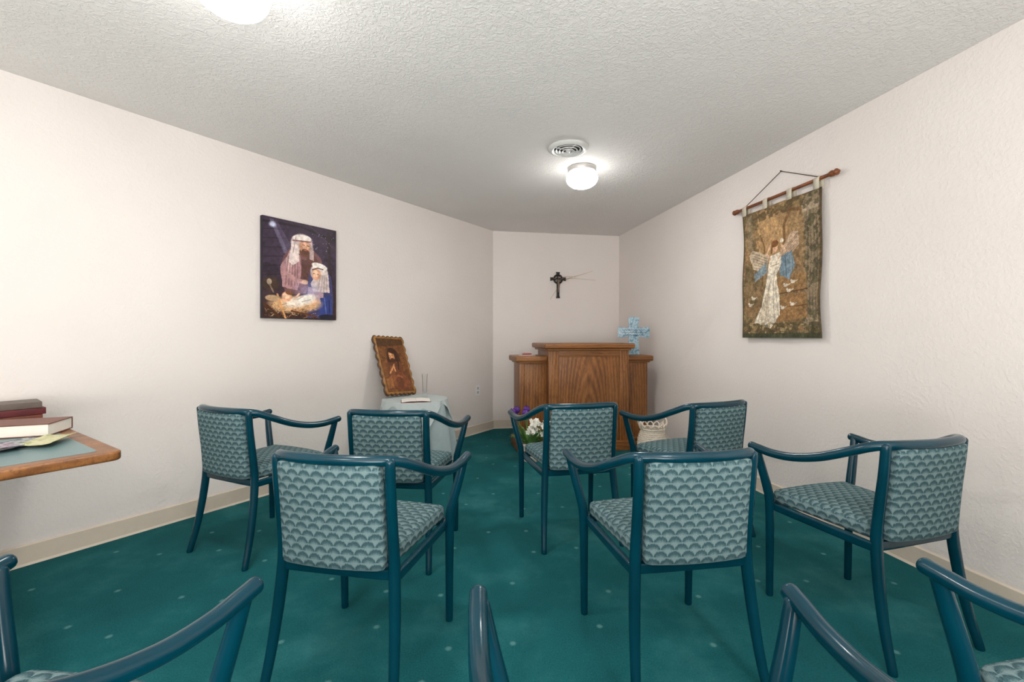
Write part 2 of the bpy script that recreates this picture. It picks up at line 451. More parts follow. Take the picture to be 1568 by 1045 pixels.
for k, (zz, xa, xb) in enumerate(((0.262, -0.12, 0.12), (0.235, -0.13, 0.13), (0.208, -0.11, 0.11))):
    pts = [(xa+(xb-xa)*i/24, -0.002, zz+0.007*math.sin(i*2.3+k)) for i in range(25)]
    tx.append(tube(pts, 0.0018, 5, 2))
obj('lettering', join_data('dcross_txt', tx), simple('ink_blue', rgb(40, 58, 78), 0.5), e)
obj('stand', join_data('dcross_stand', [bbox(-0.04, 0.04, 0.018, 0.07, 0, 0.012, 0.002), bbox(-0.012, 0.012, 0.02, 0.03, 0, 0.12, 0.002)]), M_black, e)

# ------------------------------------------------------------------ wall crucifix
e = empty('wall_crucifix', (0.579, 5.655, 1.786), math.radians(10.16))
ring = lathe([(0.052+0.012*math.cos(a), 0.010*math.sin(a)) for a in [i*math.pi/5 for i in range(11)]], 32)
ring = ([(p[0], -0.012+p[2], p[1]+0.075) for p in ring[0]], ring[1])
def flare(L0, L1, w0, w1):  # vertical bar outline
    return [(-w1, L0), (w1, L0), (w0, L0+0.03), (w0, L1-0.03), (w1, L1), (-w1, L1), (-w0, L1-0.03), (-w0, L0+0.03)]
vb = prism(flare(-0.165, 0.165, 0.017, 0.026), 0.014, 0.003, off=-0.016)
hb0 = prism([(z, x+0.0) for x, z in flare(-0.10, 0.10, 0.015, 0.024)], 0.014, 0.003, off=-0.016)
hb = ([(p[0], p[1], p[2]+0.075) for p in hb0[0]], hb0[1])
obj('iron_cross', join_data('icross', [ring, vb, hb]), M_black, e)
cp = [tube([(0, -0.026, 0.062), (0, -0.03, 0.03), (0.004, -0.028, -0.01), (0.0, -0.03, -0.05), (0, -0.024, -0.09)], [0.012, 0.016, 0.012, 0.011, 0.006], 10),
      tube([(-0.075, -0.022, 0.095), (-0.04, -0.026, 0.078), (0, -0.028, 0.058), (0.04, -0.026, 0.078), (0.075, -0.022, 0.095)], [0.005, 0.006, 0.009, 0.006, 0.005], 8),
      tube([(0.0, -0.030, 0.085), (0.002, -0.034, 0.10)], [0.012, 0.011], 10, spline=False)]
obj('corpus', join_data('corpus', cp), M_bronze, e)
e = empty('dried_palm_fronds', (0.579, 5.655, 1.786), math.radians(10.16))
ps = []
for (P) in ([(0.03, -0.006, 0.02), (0.10, -0.010, 0.075), (0.22, -0.008, 0.115), (0.34, -0.008, 0.150), (0.46, -0.006, 0.19)],
            [(0.03, -0.006, 0.045), (0.14, -0.014, 0.085), (0.30, -0.012, 0.085), (0.50, -0.006, 0.072)],
            [(0.03, -0.006, 0.01), (-0.04, -0.004, -0.09), (-0.10, -0.004, -0.18)],
            [(0.02, -0.006, 0.06), (0.10, -0.012, 0.108), (0.17, -0.01, 0.112), (0.24, -0.008, 0.105)]):
    n = len(P); ps.append(tube(P, [0.0050-0.0028*i/(n-1) for i in range(n)], 6, 5, flat=0.6))
obj('fronds', join_data('palm', ps), M_straw, e)

# outlet
e = empty('wall_outlet', (-0.407, 5.257, 0.505), math.radians(56.15))
op = [rbox((0.072, 0.008, 0.118), 0.0035, 3, c=(0, -0.0045, 0))]
obj('cover_plate', join_data('outlet', op), simple('outlet_white', rgb(240, 240, 240), 0.35, var=0.01), e)
obj('sockets', join_data('outlet_s', [rbox((0.034, 0.004, 0.030), 0.0018, 3, c=(0, -0.009, z)) for z in (0.024, -0.024)]), simple('outlet_face', rgb(190, 188, 186)), e)

# ------------------------------------------------------------------ painted pictures
class Canvas:
    def __init__(s, W, Hh, col):
        s.W, s.H = W, Hh; s.a = np.zeros((Hh, W, 3)); s.a[:] = np.array(col)/255.0
        s.X, s.Y = np.meshgrid((np.arange(W)+.5)/W, (np.arange(Hh)+.5)/Hh)  # y down 0..1
        s.asp = Hh/W
    def noise(s, sc, seed=0, sy=None):
        r = np.random.RandomState(seed); out = np.zeros((s.H, s.W)); amp = 1; tot = 0
        for o in range(4):
            n = max(2, int(sc*2**o)); m = max(2, int((sy or sc*s.asp)*2**o))
            g = r.rand(m+2, n+2); xs = s.X*n; ys = s.Y*m
            xi = xs.astype(int); yi = ys.astype(int); fx = xs-xi; fy = ys-yi
            fx = fx*fx*(3-2*fx); fy = fy*fy*(3-2*fy)
            out += amp*((g[yi, xi]*(1-fx)+g[yi, xi+1]*fx)*(1-fy)+(g[yi+1, xi]*(1-fx)+g[yi+1, xi+1]*fx)*fy)
            tot += amp; amp *= .55
        return out/tot
    def blend(s, m, col):
        m = np.clip(m, 0, 1)[..., None]; s.a = s.a*(1-m)+np.array(col)/255.0*m
    def ell(s, cx, cy, rx, ry, col, rot=0, soft=0.15, al=1):
        c, n = math.cos(math.radians(rot)), math.sin(math.radians(rot))
        dx, dy = s.X-cx, (s.Y-cy)*s.asp
        u = (dx*c+dy*n)/rx; v = (-dx*n+dy*c)/(ry*s.asp)
        d = np.sqrt(u*u+v*v); s.blend(np.clip((1-d)/soft+0.5, 0, 1)*al, col)
    def poly(s, P, col, al=1, wob=0.0):
        X = s.X; Y = s.Y
        if wob: X = X+wob*(s.noise(9, 3)-.5); Y = Y+wob*(s.noise(9, 4)-.5)
        ins = np.zeros((s.H, s.W), bool); n = len(P)
        for i in range(n):
            x1, y1 = P[i]; x2, y2 = P[(i+1) % n]
            if y1 == y2: continue
            cond = ((y1 > Y) != (y2 > Y)) & (X < (x2-x1)*(Y-y1)/(y2-y1)+x1); ins ^= cond
        s.blend(ins.astype(float)*al, col)
    def line(s, P, w, col, al=1):
        for i in range(len(P)-1):
            (x1, y1), (x2, y2) = P[i], P[i+1]; y1 *= s.asp; y2 *= s.asp
            dx, dy = x2-x1, y2-y1; L = dx*dx+dy*dy+1e-9
            t = np.clip(((s.X-x1)*dx+(s.Y*s.asp-y1)*dy)/L, 0, 1)
            d = np.hypot(s.X-x1-t*dx, s.Y*s.asp-y1-t*dy); s.blend(np.clip((w-d)/(w*.4), 0, 1)*al, col)
    def tex(s, sc, amt, seed=0, sy=None):
        n = (s.noise(sc, seed, sy)-.5)*2*amt; s.a = np.clip(s.a*(1+n[..., None]), 0, 1)
def picture_mesh(name, cv, w, h, y=0.0, warp=None):
    W, Hh = cv.W, cv.H
    v = []; 
    for j in range(Hh+1):
        for i in range(W+1):
            p = (-w/2+w*i/W, y, h/2-h*j/Hh)
            if warp: p = warp(*p)
            v.append(p)
    f = [(j*(W+1)+i, (j+1)*(W+1)+i, (j+1)*(W+1)+i+1, j*(W+1)+i+1) for j in range(Hh) for i in range(W)]
    me = from_pyd(name, v, f)
    ca = me.color_attributes.new('Col', 'FLOAT_COLOR', 'CORNER')
    a = np.clip(cv.a, 0, 1); l = np.where(a <= 0.04045, a/12.92, ((a+0.055)/1.055)**2.4).reshape(-1, 3)
    buf = np.ones((W*Hh, 4, 4)); buf[:, :, :3] = l[:, None, :]
    ca.data.foreach_set('color', buf.reshape(-1).astype(np.float32))
    return me
M_pic = paint_mat('picture_paint', 0.4); M_tap = paint_mat('woven_tapestry', 0.95)

# nativity canvas
cv = Canvas(200, 252, (52, 40, 56))
n1 = cv.noise(4, 1); cv.blend(n1*0.7, (80, 60, 84)); cv.blend((cv.noise(7, 2) > .56)*0.45, (34, 25, 34))
cv.blend(np.clip((cv.Y-.50)*2.2, 0, 1)*.8, (60, 38, 28))
for k in range(6): cv.line([(0, .13+.09*k), (.26, .10+.09*k)], .006, (28, 20, 26), .7)
cv.line([(.0, .05), (.5, .04), (1, .12)], .018, (40, 30, 36)); cv.line([(.88, .05), (.93, .9)], .03, (52, 38, 42)); cv.line([(.60, .0), (.99, .22)], .012, (74, 58, 70))
cv.poly([(.10, .04), (.18, .03), (.44, .36), (.32, .42)], (150, 138, 176), .25); cv.poly([(.08, .02), (.13, .02), (.32, .33), (.26, .34)], (196, 196, 226), .22)
cv.ell(.12, .07, .04, .025, (214, 220, 244), soft=.9)
for k in range(20): cv.ell(.64+.33*rng.rand(), .05+.20*rng.rand(), .005, .0035, (170, 166, 200))
# Joseph: body, mantle folds, head, beard
cv.poly([(.22, .52), (.26, .36), (.36, .26), (.62, .24), (.76, .33), (.82, .50), (.72, .74), (.28, .74)], (116, 78, 78), wob=.03)
cv.poly([(.22, .48), (.34, .30), (.47, .34), (.50, .52), (.44, .70), (.24, .68)], (178, 134, 136), wob=.03)
cv.poly([(.29, .38), (.37, .29), (.40, .42), (.31, .54)], (212, 178, 174), .8, .03)
for k in range(5): cv.line([(.32+.03*k, .36), (.28+.04*k, .66)], .007, (122, 84, 88), .7)
cv.poly([(.57, .30), (.68, .32), (.79, .50), (.66, .58), (.54, .44)], (98, 62, 56), wob=.03)
cv.poly([(.50, .38), (.58, .38), (.60, .60), (.48, .62)], (92, 60, 54), wob=.02)
# head: veil behind, face, beard, headcloth
cv.ell(.50, .215, .150, .105, (206, 184, 180), -10)
cv.poly([(.34, .32), (.37, .20), (.45, .24), (.46, .40), (.38, .45), (.32, .42)], (232, 214, 208), wob=.02)
cv.poly([(.60, .18), (.66, .24), (.66, .38), (.60, .36)], (186, 160, 158), wob=.02)
cv.ell(.535, .295, .070, .052, (104, 66, 46)); cv.ell(.54, .240, .078, .066, (206, 146, 114), -8); cv.ell(.555, .232, .050, .042, (232, 180, 146))
cv.ell(.545, .292, .052, .030, (92, 58, 42)); cv.ell(.55, .274, .026, .007, (170, 92, 78))
cv.line([(.505, .222), (.535, .225)], .006, (76, 46, 36)); cv.line([(.570, .224), (.598, .228)], .006, (76, 46, 36)); cv.line([(.556, .232), (.560, .252)], .005, (176, 118, 88))
cv.ell(.50, .158, .130, .038, (242, 230, 222), -6); cv.line([(.38, .192), (.62, .180)], .011, (136, 88, 84)); cv.line([(.42, .15), (.38, .32)], .006, (170, 144, 144))
cv.line([(.30, .54), (.42, .60), (.52, .61)], .035, (190, 146, 144)); cv.ell(.54, .61, .045, .024, (232, 182, 148)); cv.line([(.54, .61), (.59, .63)], .010, (236, 186, 152))
# Mary: robe, veil, face
cv.poly([(.56, .80), (.58, .62), (.62, .46), (.78, .41), (.92, .52), (.96, .80), (.93, .98), (.58, .98)], (66, 66, 108), wob=.03)
cv.poly([(.58, .66), (.82, .66), (.80, .82), (.58, .82)], (184, 152, 156), wob=.03)
cv.ell(.745, .495, .130, .095, (226, 210, 202), 10); cv.poly([(.68, .54), (.62, .62), (.66, .70), (.90, .70), (.88, .50)], (214, 196, 190), wob=.02)
for k in range(4): cv.line([(.76+.03*k, .54), (.72+.045*k, .70)], .006, (164, 142, 140), .8)
cv.ell(.700, .515, .070, .062, (220, 164, 132), 12); cv.ell(.688, .510, .045, .042, (246, 204, 172))
cv.line([(.655, .506), (.680, .510)], .005, (96, 56, 44)); cv.line([(.712, .510), (.735, .514)], .005, (96, 56, 44)); cv.line([(.684, .545), (.704, .546)], .005, (168, 84, 74)); cv.line([(.690, .515), (.688, .532)], .004, (196, 140, 112))
cv.ell(.750, .425, .115, .034, (250, 242, 232), 10); cv.line([(.645, .47), (.72, .445), (.80, .455)], .009, (104, 70, 56))
cv.poly([(.76, .76), (.91, .74), (.94, .94), (.74, .98)], (52, 66, 130), wob=.03); cv.line([(.82, .76), (.85, .95)], .010, (92, 108, 172)); cv.line([(.89, .78), (.90, .92)], .008, (32, 38, 80))
# glow, baby, manger
cv.ell(.58, .70, .14, .08, (190, 190, 246), soft=1.3, al=.45)
cv.ell(.42, .85, .34, .085, (222, 176, 132), -4, .4); cv.ell(.47, .82, .22, .055, (242, 224, 206), -12, .4)
cv.ell(.56, .785, .13, .040, (252, 244, 232), -18, .5); cv.ell(.30, .775, .066, .050, (230, 170, 134)); cv.ell(.295, .768, .045, .032, (250, 208, 174)); cv.ell(.33, .738, .050, .020, (128, 84, 52), 10)
cv.line([(.40, .79), (.46, .74)], .014, (240, 196, 168)); cv.line([(.44, .80), (.52, .76)], .006, (196, 176, 160)); cv.line([(.50, .82), (.62, .79)], .006, (196, 176, 160))
for k in range(120):
    x = .02+.66*rng.rand(); y = .85+.14*rng.rand(); c = [(208, 160, 96), (160, 100, 52), (236, 200, 150), (80, 46, 24)][rng.randint(4)]
    cv.line([(x, y), (x+.10*(rng.rand()-.3), y-.05*(rng.rand()-.4))], .004, c, .8)
cv.line([(.02, .86), (.20, .98)], .022, (78, 44, 22)); cv.line([(.18, .76), (.28, .99)], .015, (220, 160, 104)); cv.line([(.36, .92), (.70, .97)], .014, (100, 58, 32))
cv.ell(.10, .66, .10, .07, (66, 48, 38)); cv.ell(.86, .97, .12, .03, (38, 36, 50)); cv.ell(.12, .80, .09, .03, (190, 156, 120))
cv.ell(.08, .64, .03, .03, (170, 150, 130)); cv.line([(.08, .66), (.13, .74)], .012, (150, 126, 106), .8)
cv.tex(26, .22, 9)
def leftwall(Y): return -0.2335-0.670*(5.516-Y)
e = empty('nativity_canvas_print', (leftwall(3.431), 3.431, 1.640), math.radians(56.15))
obj('canvas_body', join_data('nat_body', [bbox(-0.296, 0.296, -0.034, -0.001, -0.366, 0.366, 0.003)]), simple('canvas_edge', rgb(34, 28, 40), 0.7), e)
obj('picture', picture_mesh('nat_pic', cv, 0.590, 0.730, -0.0348), M_pic, e, smooth=False)

# tapestry
cv = Canvas(210, 278, (138, 110, 78))
n = cv.noise(6, 11); cv.blend((n > .52)*.45, (160, 134, 98)); cv.blend((cv.noise(11, 12) > .55)*.38, (94, 78, 54)); cv.blend((cv.noise(16, 13) > .58)*.4, (110, 100, 68))
cv.ell(.42, .25, .32, .22, (184, 146, 102), soft=1.0, al=.7); cv.ell(.40, .18, .18, .11, (202, 162, 116), soft=1.0, al=.6)
cv.blend(((cv.X < .22) & (cv.noise(14, 14) > .50))*.5, (84, 76, 52)); cv.blend(((cv.Y < .09) & (cv.noise(14, 15) > .45))*.6, (88, 76, 52))
cv.poly([(.05, .02), (.14, .02), (.13, .30), (.06, .30)], (140, 124, 100), .7); cv.ell(.10, .50, .07, .04, (116, 98, 70)); cv.poly([(.04, .56), (.20, .56), (.17, .70), (.07, .70)], (132, 110, 80), .7)
cv.poly([(.80, .02), (.97, .0), (.97, .90), (.84, .90)], (136, 120, 98), .85)
for k in range(4): cv.line([(.84+.035*k, .12), (.86+.033*k, .88)], .004, (96, 82, 64))
cv.poly([(.78, .08), (.99, .07), (.99, .12), (.79, .13)], (166, 148, 124), .9); cv.poly([(.82, .86), (.99, .86), (.99, .92), (.80, .92)], (154, 136, 110), .9)
cv.blend(((cv.X > .80) & (cv.noise(18, 16) > .56))*.6, (72, 70, 48))
cv.line([(.56, .5), (.58, .18), (.66, .08), (.78, .10)], .020, (120, 88, 56), .8); cv.line([(.62, .5), (.64, .2)], .01, (146, 110, 72), .8)
cv.poly([(.50, .56), (.84, .54), (.86, .66), (.50, .68)], (150, 110, 70), .6); cv.poly([(.46, .70), (.86, .68), (.86, .86), (.48, .88)], (156, 114, 72), .6)
cv.line([(.46, .68), (.86, .66)], .008, (96, 70, 44)); cv.line([(.46, .78), (.86, .77)], .006, (106, 76, 48)); cv.line([(.30, .60), (.30, .30), (.24, .20)], .012, (108, 80, 50), .7)
# angel wings, drape and dress
cv.poly([(.38, .38), (.12, .30), (.09, .34), (.16, .46), (.32, .50)], (186, 168, 144), wob=.03); cv.poly([(.52, .36), (.66, .24), (.74, .25), (.74, .34), (.58, .46)], (190, 162, 136), wob=.03)
for k in range(6): cv.line([(.36-.01*k, .40+.015*k), (.12+.01*k, .32+.025*k)], .004, (144, 122, 98))
for k in range(6): cv.line([(.54, .38+.014*k), (.73-.01*k, .26+.025*k)], .004, (152, 124, 100))
cv.poly([(.52, .40), (.66, .38), (.71, .48), (.66, .58), (.53, .54)], (116, 134, 144), wob=.03); cv.poly([(.34, .42), (.18, .50), (.20, .56), (.36, .50)], (130, 144, 150), wob=.02)
cv.line([(.58, .40), (.62, .56)], .006, (80, 94, 104)); cv.line([(.65, .40), (.67, .54)], .006, (150, 162, 168))
cv.poly([(.38, .38), (.52, .37), (.54, .46), (.49, .54), (.55, .72), (.54, .84), (.40, .93), (.16, .88), (.28, .76), (.36, .56)], (222, 210, 190), wob=.03)
cv.poly([(.34, .70), (.42, .60), (.38, .88), (.24, .86)], (192, 176, 152), .7)
for a0, b0 in (((.46, .50), (.46, .88)), ((.42, .56), (.32, .88)), ((.49, .58), (.52, .84)), ((.40, .62), (.22, .87))): cv.line([a0, b0], .005, (166, 148, 124))
cv.line([(.40, .46), (.51, .45)], .006, (176, 150, 116)); cv.ell(.445, .325, .042, .038, (216, 172, 138)); cv.ell(.445, .295, .050, .026, (132, 88, 52)); cv.line([(.41, .30), (.40, .36)], .012, (132, 88, 52))
cv.line([(.50, .41), (.58, .36), (.53, .31)], .013, (214, 176, 144)); cv.line([(.39, .41), (.34, .36), (.38, .30)], .013, (214, 176, 144)); cv.ell(.54, .285, .025, .015, (228, 214, 190))
for (x, y) in ((.62, .62), (.70, .60), (.66, .66), (.58, .78), (.70, .76), (.12, .74), (.17, .69)):
    cv.ell(x, y, .026, .011, (216, 202, 180), -10); cv.ell(x-.022, y-.012, .011, .008, (222, 210, 190)); cv.line([(x+.02, y), (x+.05, y-.01)], .006, (194, 178, 154))
cv.blend(((cv.Y > .89) & (cv.noise(20, 17) > .42))*.65, (74, 68, 46)); cv.blend(((cv.Y > .88) & (cv.noise(24, 18) > .62))*.7, (186, 164, 120))
cv.blend(((cv.Y > .965))*.8, (62, 66, 48)); cv.blend(((cv.X < .018) | (cv.X > .978))*.8, (84, 72, 54))
cv.tex(40, .28, 19); cv.tex(90, .2, 20)
def rightwall(Y): return 1.390+0.17365*(5.807-Y)
RW = math.atan2(-0.98525, 0.1711)
Yc = 3.085
e = empty('angel_tapestry', (rightwall(Yc), Yc, 2.115), RW)
def wt(x, y, z):
    return (x+0.006*math.sin(z*9), y-0.006*math.sin(x*14+1.0)*(0.3+abs(z))-0.008*(0.5-z)+0.004*math.sin(z*12+x*5), z-0.517)
tp = picture_mesh('tap', cv, 0.700, 0.930, -0.030, wt)
o = obj('woven_cloth', tp, M_tap, e); md = o.modifiers.new('thick', 'SOLIDIFY'); md.thickness = 0.003
ro = [tube([(-0.44, -0.03, 0), (0.44, -0.03, 0)], 0.011, 12, 3, spline=False)]
for s in (-1, 1):
    ro.append(tube([(s*0.40, -0.03, 0), (s*0.425, -0.03, 0), (s*0.44, -0.03, 0), (s*0.455, -0.03, 0), (s*0.47, -0.03, 0)], [0.012, 0.019, 0.013, 0.020, 0.008], 14, 4))
obj('rod', join_data('tap_rod', ro), M_rod, e)
obj('cord', join_data('tap_cord', [tube([(-0.33, -0.03, 0.012), (0.0, -0.008, 0.168), (0.33, -0.03, 0.012)], 0.0028, 6, spline=False),
    tube([(-0.33, -0.043, 0.0), (-0.33, -0.03, 0.014), (-0.33, -0.018, 0.0), (-0.33, -0.03, -0.013), (-0.33, -0.043, 0.0)], 0.003, 6), tube([(0.33, -0.043, 0.0), (0.33, -0.03, 0.014), (0.33, -0.018, 0.0), (0.33, -0.03, -0.013), (0.33, -0.043, 0.0)], 0.003, 6),
    tube([(0, -0.001, 0.168), (0, -0.014, 0.170)], 0.004, 8, spline=False)]), M_cord, e)
tabs = []
for x in (-0.325, -0.11, 0.11, 0.325):
    P = [(-0.0465, -0.062), (-0.0465, 0.0), (-0.041, 0.011), (-0.03, 0.0155), (-0.019, 0.011), (-0.0135, 0.0), (-0.0135, -0.062)]
    v = []; f = []
    for (yy, zz) in P: v += [(x-0.022, yy+0.002, zz), (x+0.022, yy+0.002, zz)]
    for i in range(len(P)-1): f.append((2*i, 2*i+1, 2*i+3, 2*i+2))
    tabs.append((v, f))
o = obj('hanging_tabs', join_data('tap_tabs', tabs), M_tab, e); md = o.modifiers.new('thick', 'SOLIDIFY'); md.thickness = 0.002; md.offset = 0

# ------------------------------------------------------------------ side table with cloth
TX, TY, TZ = -0.84, 3.88, 0.60
e = empty('cloth_covered_side_table', (TX, TY, 0))
seg = 144; v = []; f = []
rings = [(0.0, 0), (0.10, 0), (0.20, 0), (0.255, 0), (0.266, 0.004), (0.272, 0.014)]
pts = []
for (r, d) in rings:
    pts.append([(r*math.cos(2*math.pi*k/seg), r*math.sin(2*math.pi*k/seg), TZ-d) for k in range(seg)])
for i in range(1, 15):
    t = i/14; z = TZ-0.014-t*(TZ-0.032)
    row = []
    for k in range(seg):
        a = 2*math.pi*k/seg
        wv = math.sin(9*a+0.6*math.sin(2*a))*0.75+0.25*math.sin(17*a+1)
        r = 0.273+0.085*t**0.8+0.046*t**0.6*wv
        row.append((r*math.cos(a), r*math.sin(a), z+0.006*wv*t))
    pts.append(row)
for row in pts: v += row
for i in range(len(pts)-1):
    for k in range(seg): f.append((i*seg+k, i*seg+(k+1) % seg, (i+1)*seg+(k+1) % seg, (i+1)*seg+k))
obj('tablecloth', join_data('tcloth', [(v, f)]), M_cloth, e)
# square overlay cloth (second, hanging corner points)
v = []; f = []
for i in range(5):
    for k in range(seg):
        a = 2*math.pi*k/seg; drop = 0.03+0.20*abs(math.sin(2*a+0.9))**1.8
        t = i/4; r = 0.277+0.046*t*abs(math.sin(2*a+0.9))+0.004*math.sin(18*a)*t
        v.append((r*math.cos(a), r*math.sin(a), TZ-0.001-drop*t))
for i in range(4):
    for k in range(seg): f.append((i*seg+k, i*seg+(k+1) % seg, (i+1)*seg+(k+1) % seg, (i+1)*seg+k))
f.append(tuple(range(seg)))
me = join_data('tover', [([(p[0], p[1], p[2]+0.004) for p in v], f)])
obj('overlay_cloth', me, simple('pale_overlay', rgb(188, 198, 198), 0.9, var=0.03), e)
tb = [lathe([(0.0, TZ-0.03), (0.25, TZ-0.03), (0.25, TZ-0.006), (0.0, TZ-0.006)]), lathe([(0.0, 0.0), (0.15, 0.0), (0.14, 0.02), (0.03, 0.05), (0.025, TZ-0.03)])]
obj('pedestal', join_data('tped', tb), M_rod, e)

# icon plaque
cv = Canvas(120, 186, (112, 70, 38))
cv.blend(cv.noise(4, 31), (136, 88, 48)); cv.blend((cv.noise(9, 32) > .55)*.4, (72, 44, 26))
cv.poly([(.0, .0), (1, 0), (1, .12), (0, .16)], (62, 44, 26), .6, .04)
cv.ell(.5, .40, .25, .21, (68, 40, 24)); cv.poly([(.28, .46), (.72, .44), (.88, .84), (.88, .96), (.10, .96), (.14, .74)], (108, 62, 38), wob=.05)
cv.poly([(.30, .50), (.46, .52), (.40, .90), (.16, .92)], (136, 84, 50), .8, .04)
cv.ell(.44, .34, .115, .095, (190, 130, 84), -14); cv.ell(.41, .325, .065, .055, (222, 166, 114)); cv.ell(.46, .42, .095, .045, (72, 42, 26)); cv.line([(.36, .325), (.40, .33)], .01, (80, 46, 28)); cv.line([(.45, .32), (.49, .325)], .01, (80, 46, 28)); cv.line([(.41, .34), (.40, .375)], .008, (150, 96, 58))
cv.ell(.50, .235, .15, .055, (60, 36, 22), 8); cv.line([(.60, .28), (.64, .46), (.60, .58)], .032, (60, 36, 22)); cv.line([(.33, .27), (.33, .40)], .02, (60, 36, 22))
cv.line([(.24, .66), (.40, .55), (.46, .50)], .030, (204, 146, 96)); cv.line([(.46, .62), (.44, .52)], .026, (212, 152, 102)); cv.line([(.28, .82), (.50, .70), (.68, .74)], .035, (150, 90, 54))
cv.poly([(.06, .76), (.28, .70), (.26, .94), (.06, .94)], (172, 116, 68), .6, .04); cv.poly([(.70, .62), (.90, .76), (.9, .94), (.66, .92)], (130, 76, 46), .8, .04)
cv.tex(20, .25, 33)
e = empty('icon_plaque', (0, 0, 0), 0)
tilt = math.radians(24)
nx = Vector((0.557, 0.8307, 0)); nb = Vector((-0.8307, 0.557, 0))
zax = (nb*math.sin(tilt)+Vector((0, 0, 1))*math.cos(tilt)); zax = (zax+nx*0.06).normalized()
yax = zax.cross(nx).normalized(); xax = yax.cross(zax)
PW, PH = 0.345, 0.565
orig = Vector((-0.985, 3.985, TZ+0.022))+zax*(PH/2)
e.matrix_world = Matrix(((xax.x, yax.x, zax.x, orig.x), (xax.y, yax.y, zax.y, orig.y), (xax.z, yax.z, zax.z, orig.z), (0, 0, 0, 1)))
ol = []
def edge(p, q, n, amp, k0):
    d = Vector(q)-Vector(p); nn = Vector((d.y, -d.x)).normalized()
    for i in range(n):
        t = i/n; w = amp*(abs(math.sin(t*math.pi*7+k0))-0.5)
        ol.append(tuple(Vector(p)+d*t+nn*w))
edge((-PW/2, -PH/2), (PW/2, -PH/2), 28, 0.014, 0); edge((PW/2, -PH/2), (PW/2, PH/2), 42, 0.014, 0); edge((PW/2, PH/2), (-PW/2, PH/2), 28, 0.014, 0); edge((-PW/2, PH/2), (-PW/2, -PH/2), 42, 0.014, 0)
obj('wood_board', join_data('icon_board', [prism(ol, 0.02, 0.004, off=-0.01)]), simple('burnt_wood', rgb(80, 50, 22), 0.35, var=0.5, nscale=22), e, smooth=True)
obj('gold_edge', join_data('icon_gold', [prism([(x*0.955, z*0.965) for x, z in ol], 0.003, 0.001, off=-0.0125)]), simple('gilded', rgb(154, 108, 52), 0.35, var=0.4, nscale=40), e)
obj('picture', picture_mesh('icon_pic', cv, PW-0.045, PH-0.05, -0.0135), M_pic, e, smooth=False)

# open booklet on side table
e = empty('prayer_booklet', (-0.80, 3.72, TZ+0.004), 0.25)
bv = []
for s in (-1, 1):
    bv.append(rbox((0.115, 0.155, 0.010), 0.003, 4, warp=lambda p, s=s: (p.x+s*0.058, p.y, p.z+0.007+0.006*math.cos((p.x*s+0.02)*22))))
obj('pages', join_data('booklet', bv), simple('page_white', rgb(238, 234, 226), 0.8, var=0.02), e)
obj('cover', join_data('booklet_c', [bbox(-0.12, 0.12, -0.082, 0.082, -0.001, 0.002, 0.0)]), simple('booklet_red', rgb(120, 44, 40)), e)
# glass vase
G = NT('clear_glass'); G.base((0.97, 0.98, 0.98, 1), 0.05); G.b.inputs['Transmission Weight'].default_value = 1.0; G.b.inputs['IOR'].default_value = 1.12
e = empty('glass_bud_vase', (-0.775, 3.97, TZ+0.004))
obj('glass', join_data('vase', [lathe([(0.0, 0.0), (0.024, 0.0), (0.026, 0.008), (0.018, 0.03), (0.020, 0.10), (0.023, 0.17), (0.025, 0.205), (0.023, 0.205), (0.019, 0.16), (0.016, 0.05), (0.0, 0.03)])]), G.m, e)

# ------------------------------------------------------------------ flowers in a pot
e = empty('potted_flowers', (0.17, 4.12, 0))
obj('pot', join_data('fpot', [lathe([(0.0, 0.0), (0.075, 0.0), (0.082, 0.01), (0.105, 0.15), (0.115, 0.152), (0.115, 0.17), (0.10, 0.17), (0.095, 0.14), (0.0, 0.14)])]), simple('pot_white', rgb(214, 206, 192), 0.4), e)
M_leaf = simple('leaf_green', rgb(92, 138, 68), 0.5, var=0.35, nscale=20)
M_purple = simple('tulip_purple', rgb(92, 50, 138), 0.5, var=0.25)
M_wpet = simple('white_petal', rgb(240, 238, 228), 0.6, var=0.04)
lv = []; st = []; pu = []; wp = []
def leafblade(base, tip, w):
    b, tp = Vector(base), Vector(tip); d = tp-b; side = d.cross(Vector((0, 0, 1))).normalized(); mid = b+d*0.5+Vector((0, 0, 0.05))
    v = []; f = []; n = 8
    for i in range(n+1):
        t = i/n; p = b*(1-t)**2+mid*2*t*(1-t)+tp*t*t; ww = w*math.sin(math.pi*min(1, t*0.94+0.06))
        v += [p-side*ww, p+Vector((0, 0, -ww*0.4)), p+side*ww]
    for i in range(n):
        for k in range(2): f.append((3*i+k, 3*i+k+1, 3*i+4+k, 3*i+3+k))
    return v, f
for k in range(40):
    a = rng.rand()*6.28; r = 0.09+0.12*rng.rand(); z = 0.17+0.19*rng.rand()
    lv.append(leafblade((0.03*math.cos(a), 0.03*math.sin(a), 0.14), (r*math.cos(a), r*math.sin(a), z), 0.014+0.01*rng.rand()))
def tulip(c, s=1.0):
    out = []
    for k in range(6):
        a = k*math.pi/3; n = 7; v = []; f = []
        for i in range(n+1):
            t = i/n; r = s*(0.004+0.022*math.sin(math.pi*min(t*0.8+0.05, 1))); w = s*0.017*math.sin(math.pi*min(1, t*0.93+0.04)); z = s*0.058*t
            ca, sa = math.cos(a), math.sin(a)
            for q, rr in ((-1, 0.92), (0, 1.0), (1, 0.92)):
                v.append((c[0]+ca*r*rr-sa*w*q, c[1]+sa*r*rr+ca*w*q, c[2]+z))
        for i in range(n):
            for q in range(2): f.append((3*i+q, 3*i+q+1, 3*i+4+q, 3*i+3+q))
        out.append((v, f))
    return out
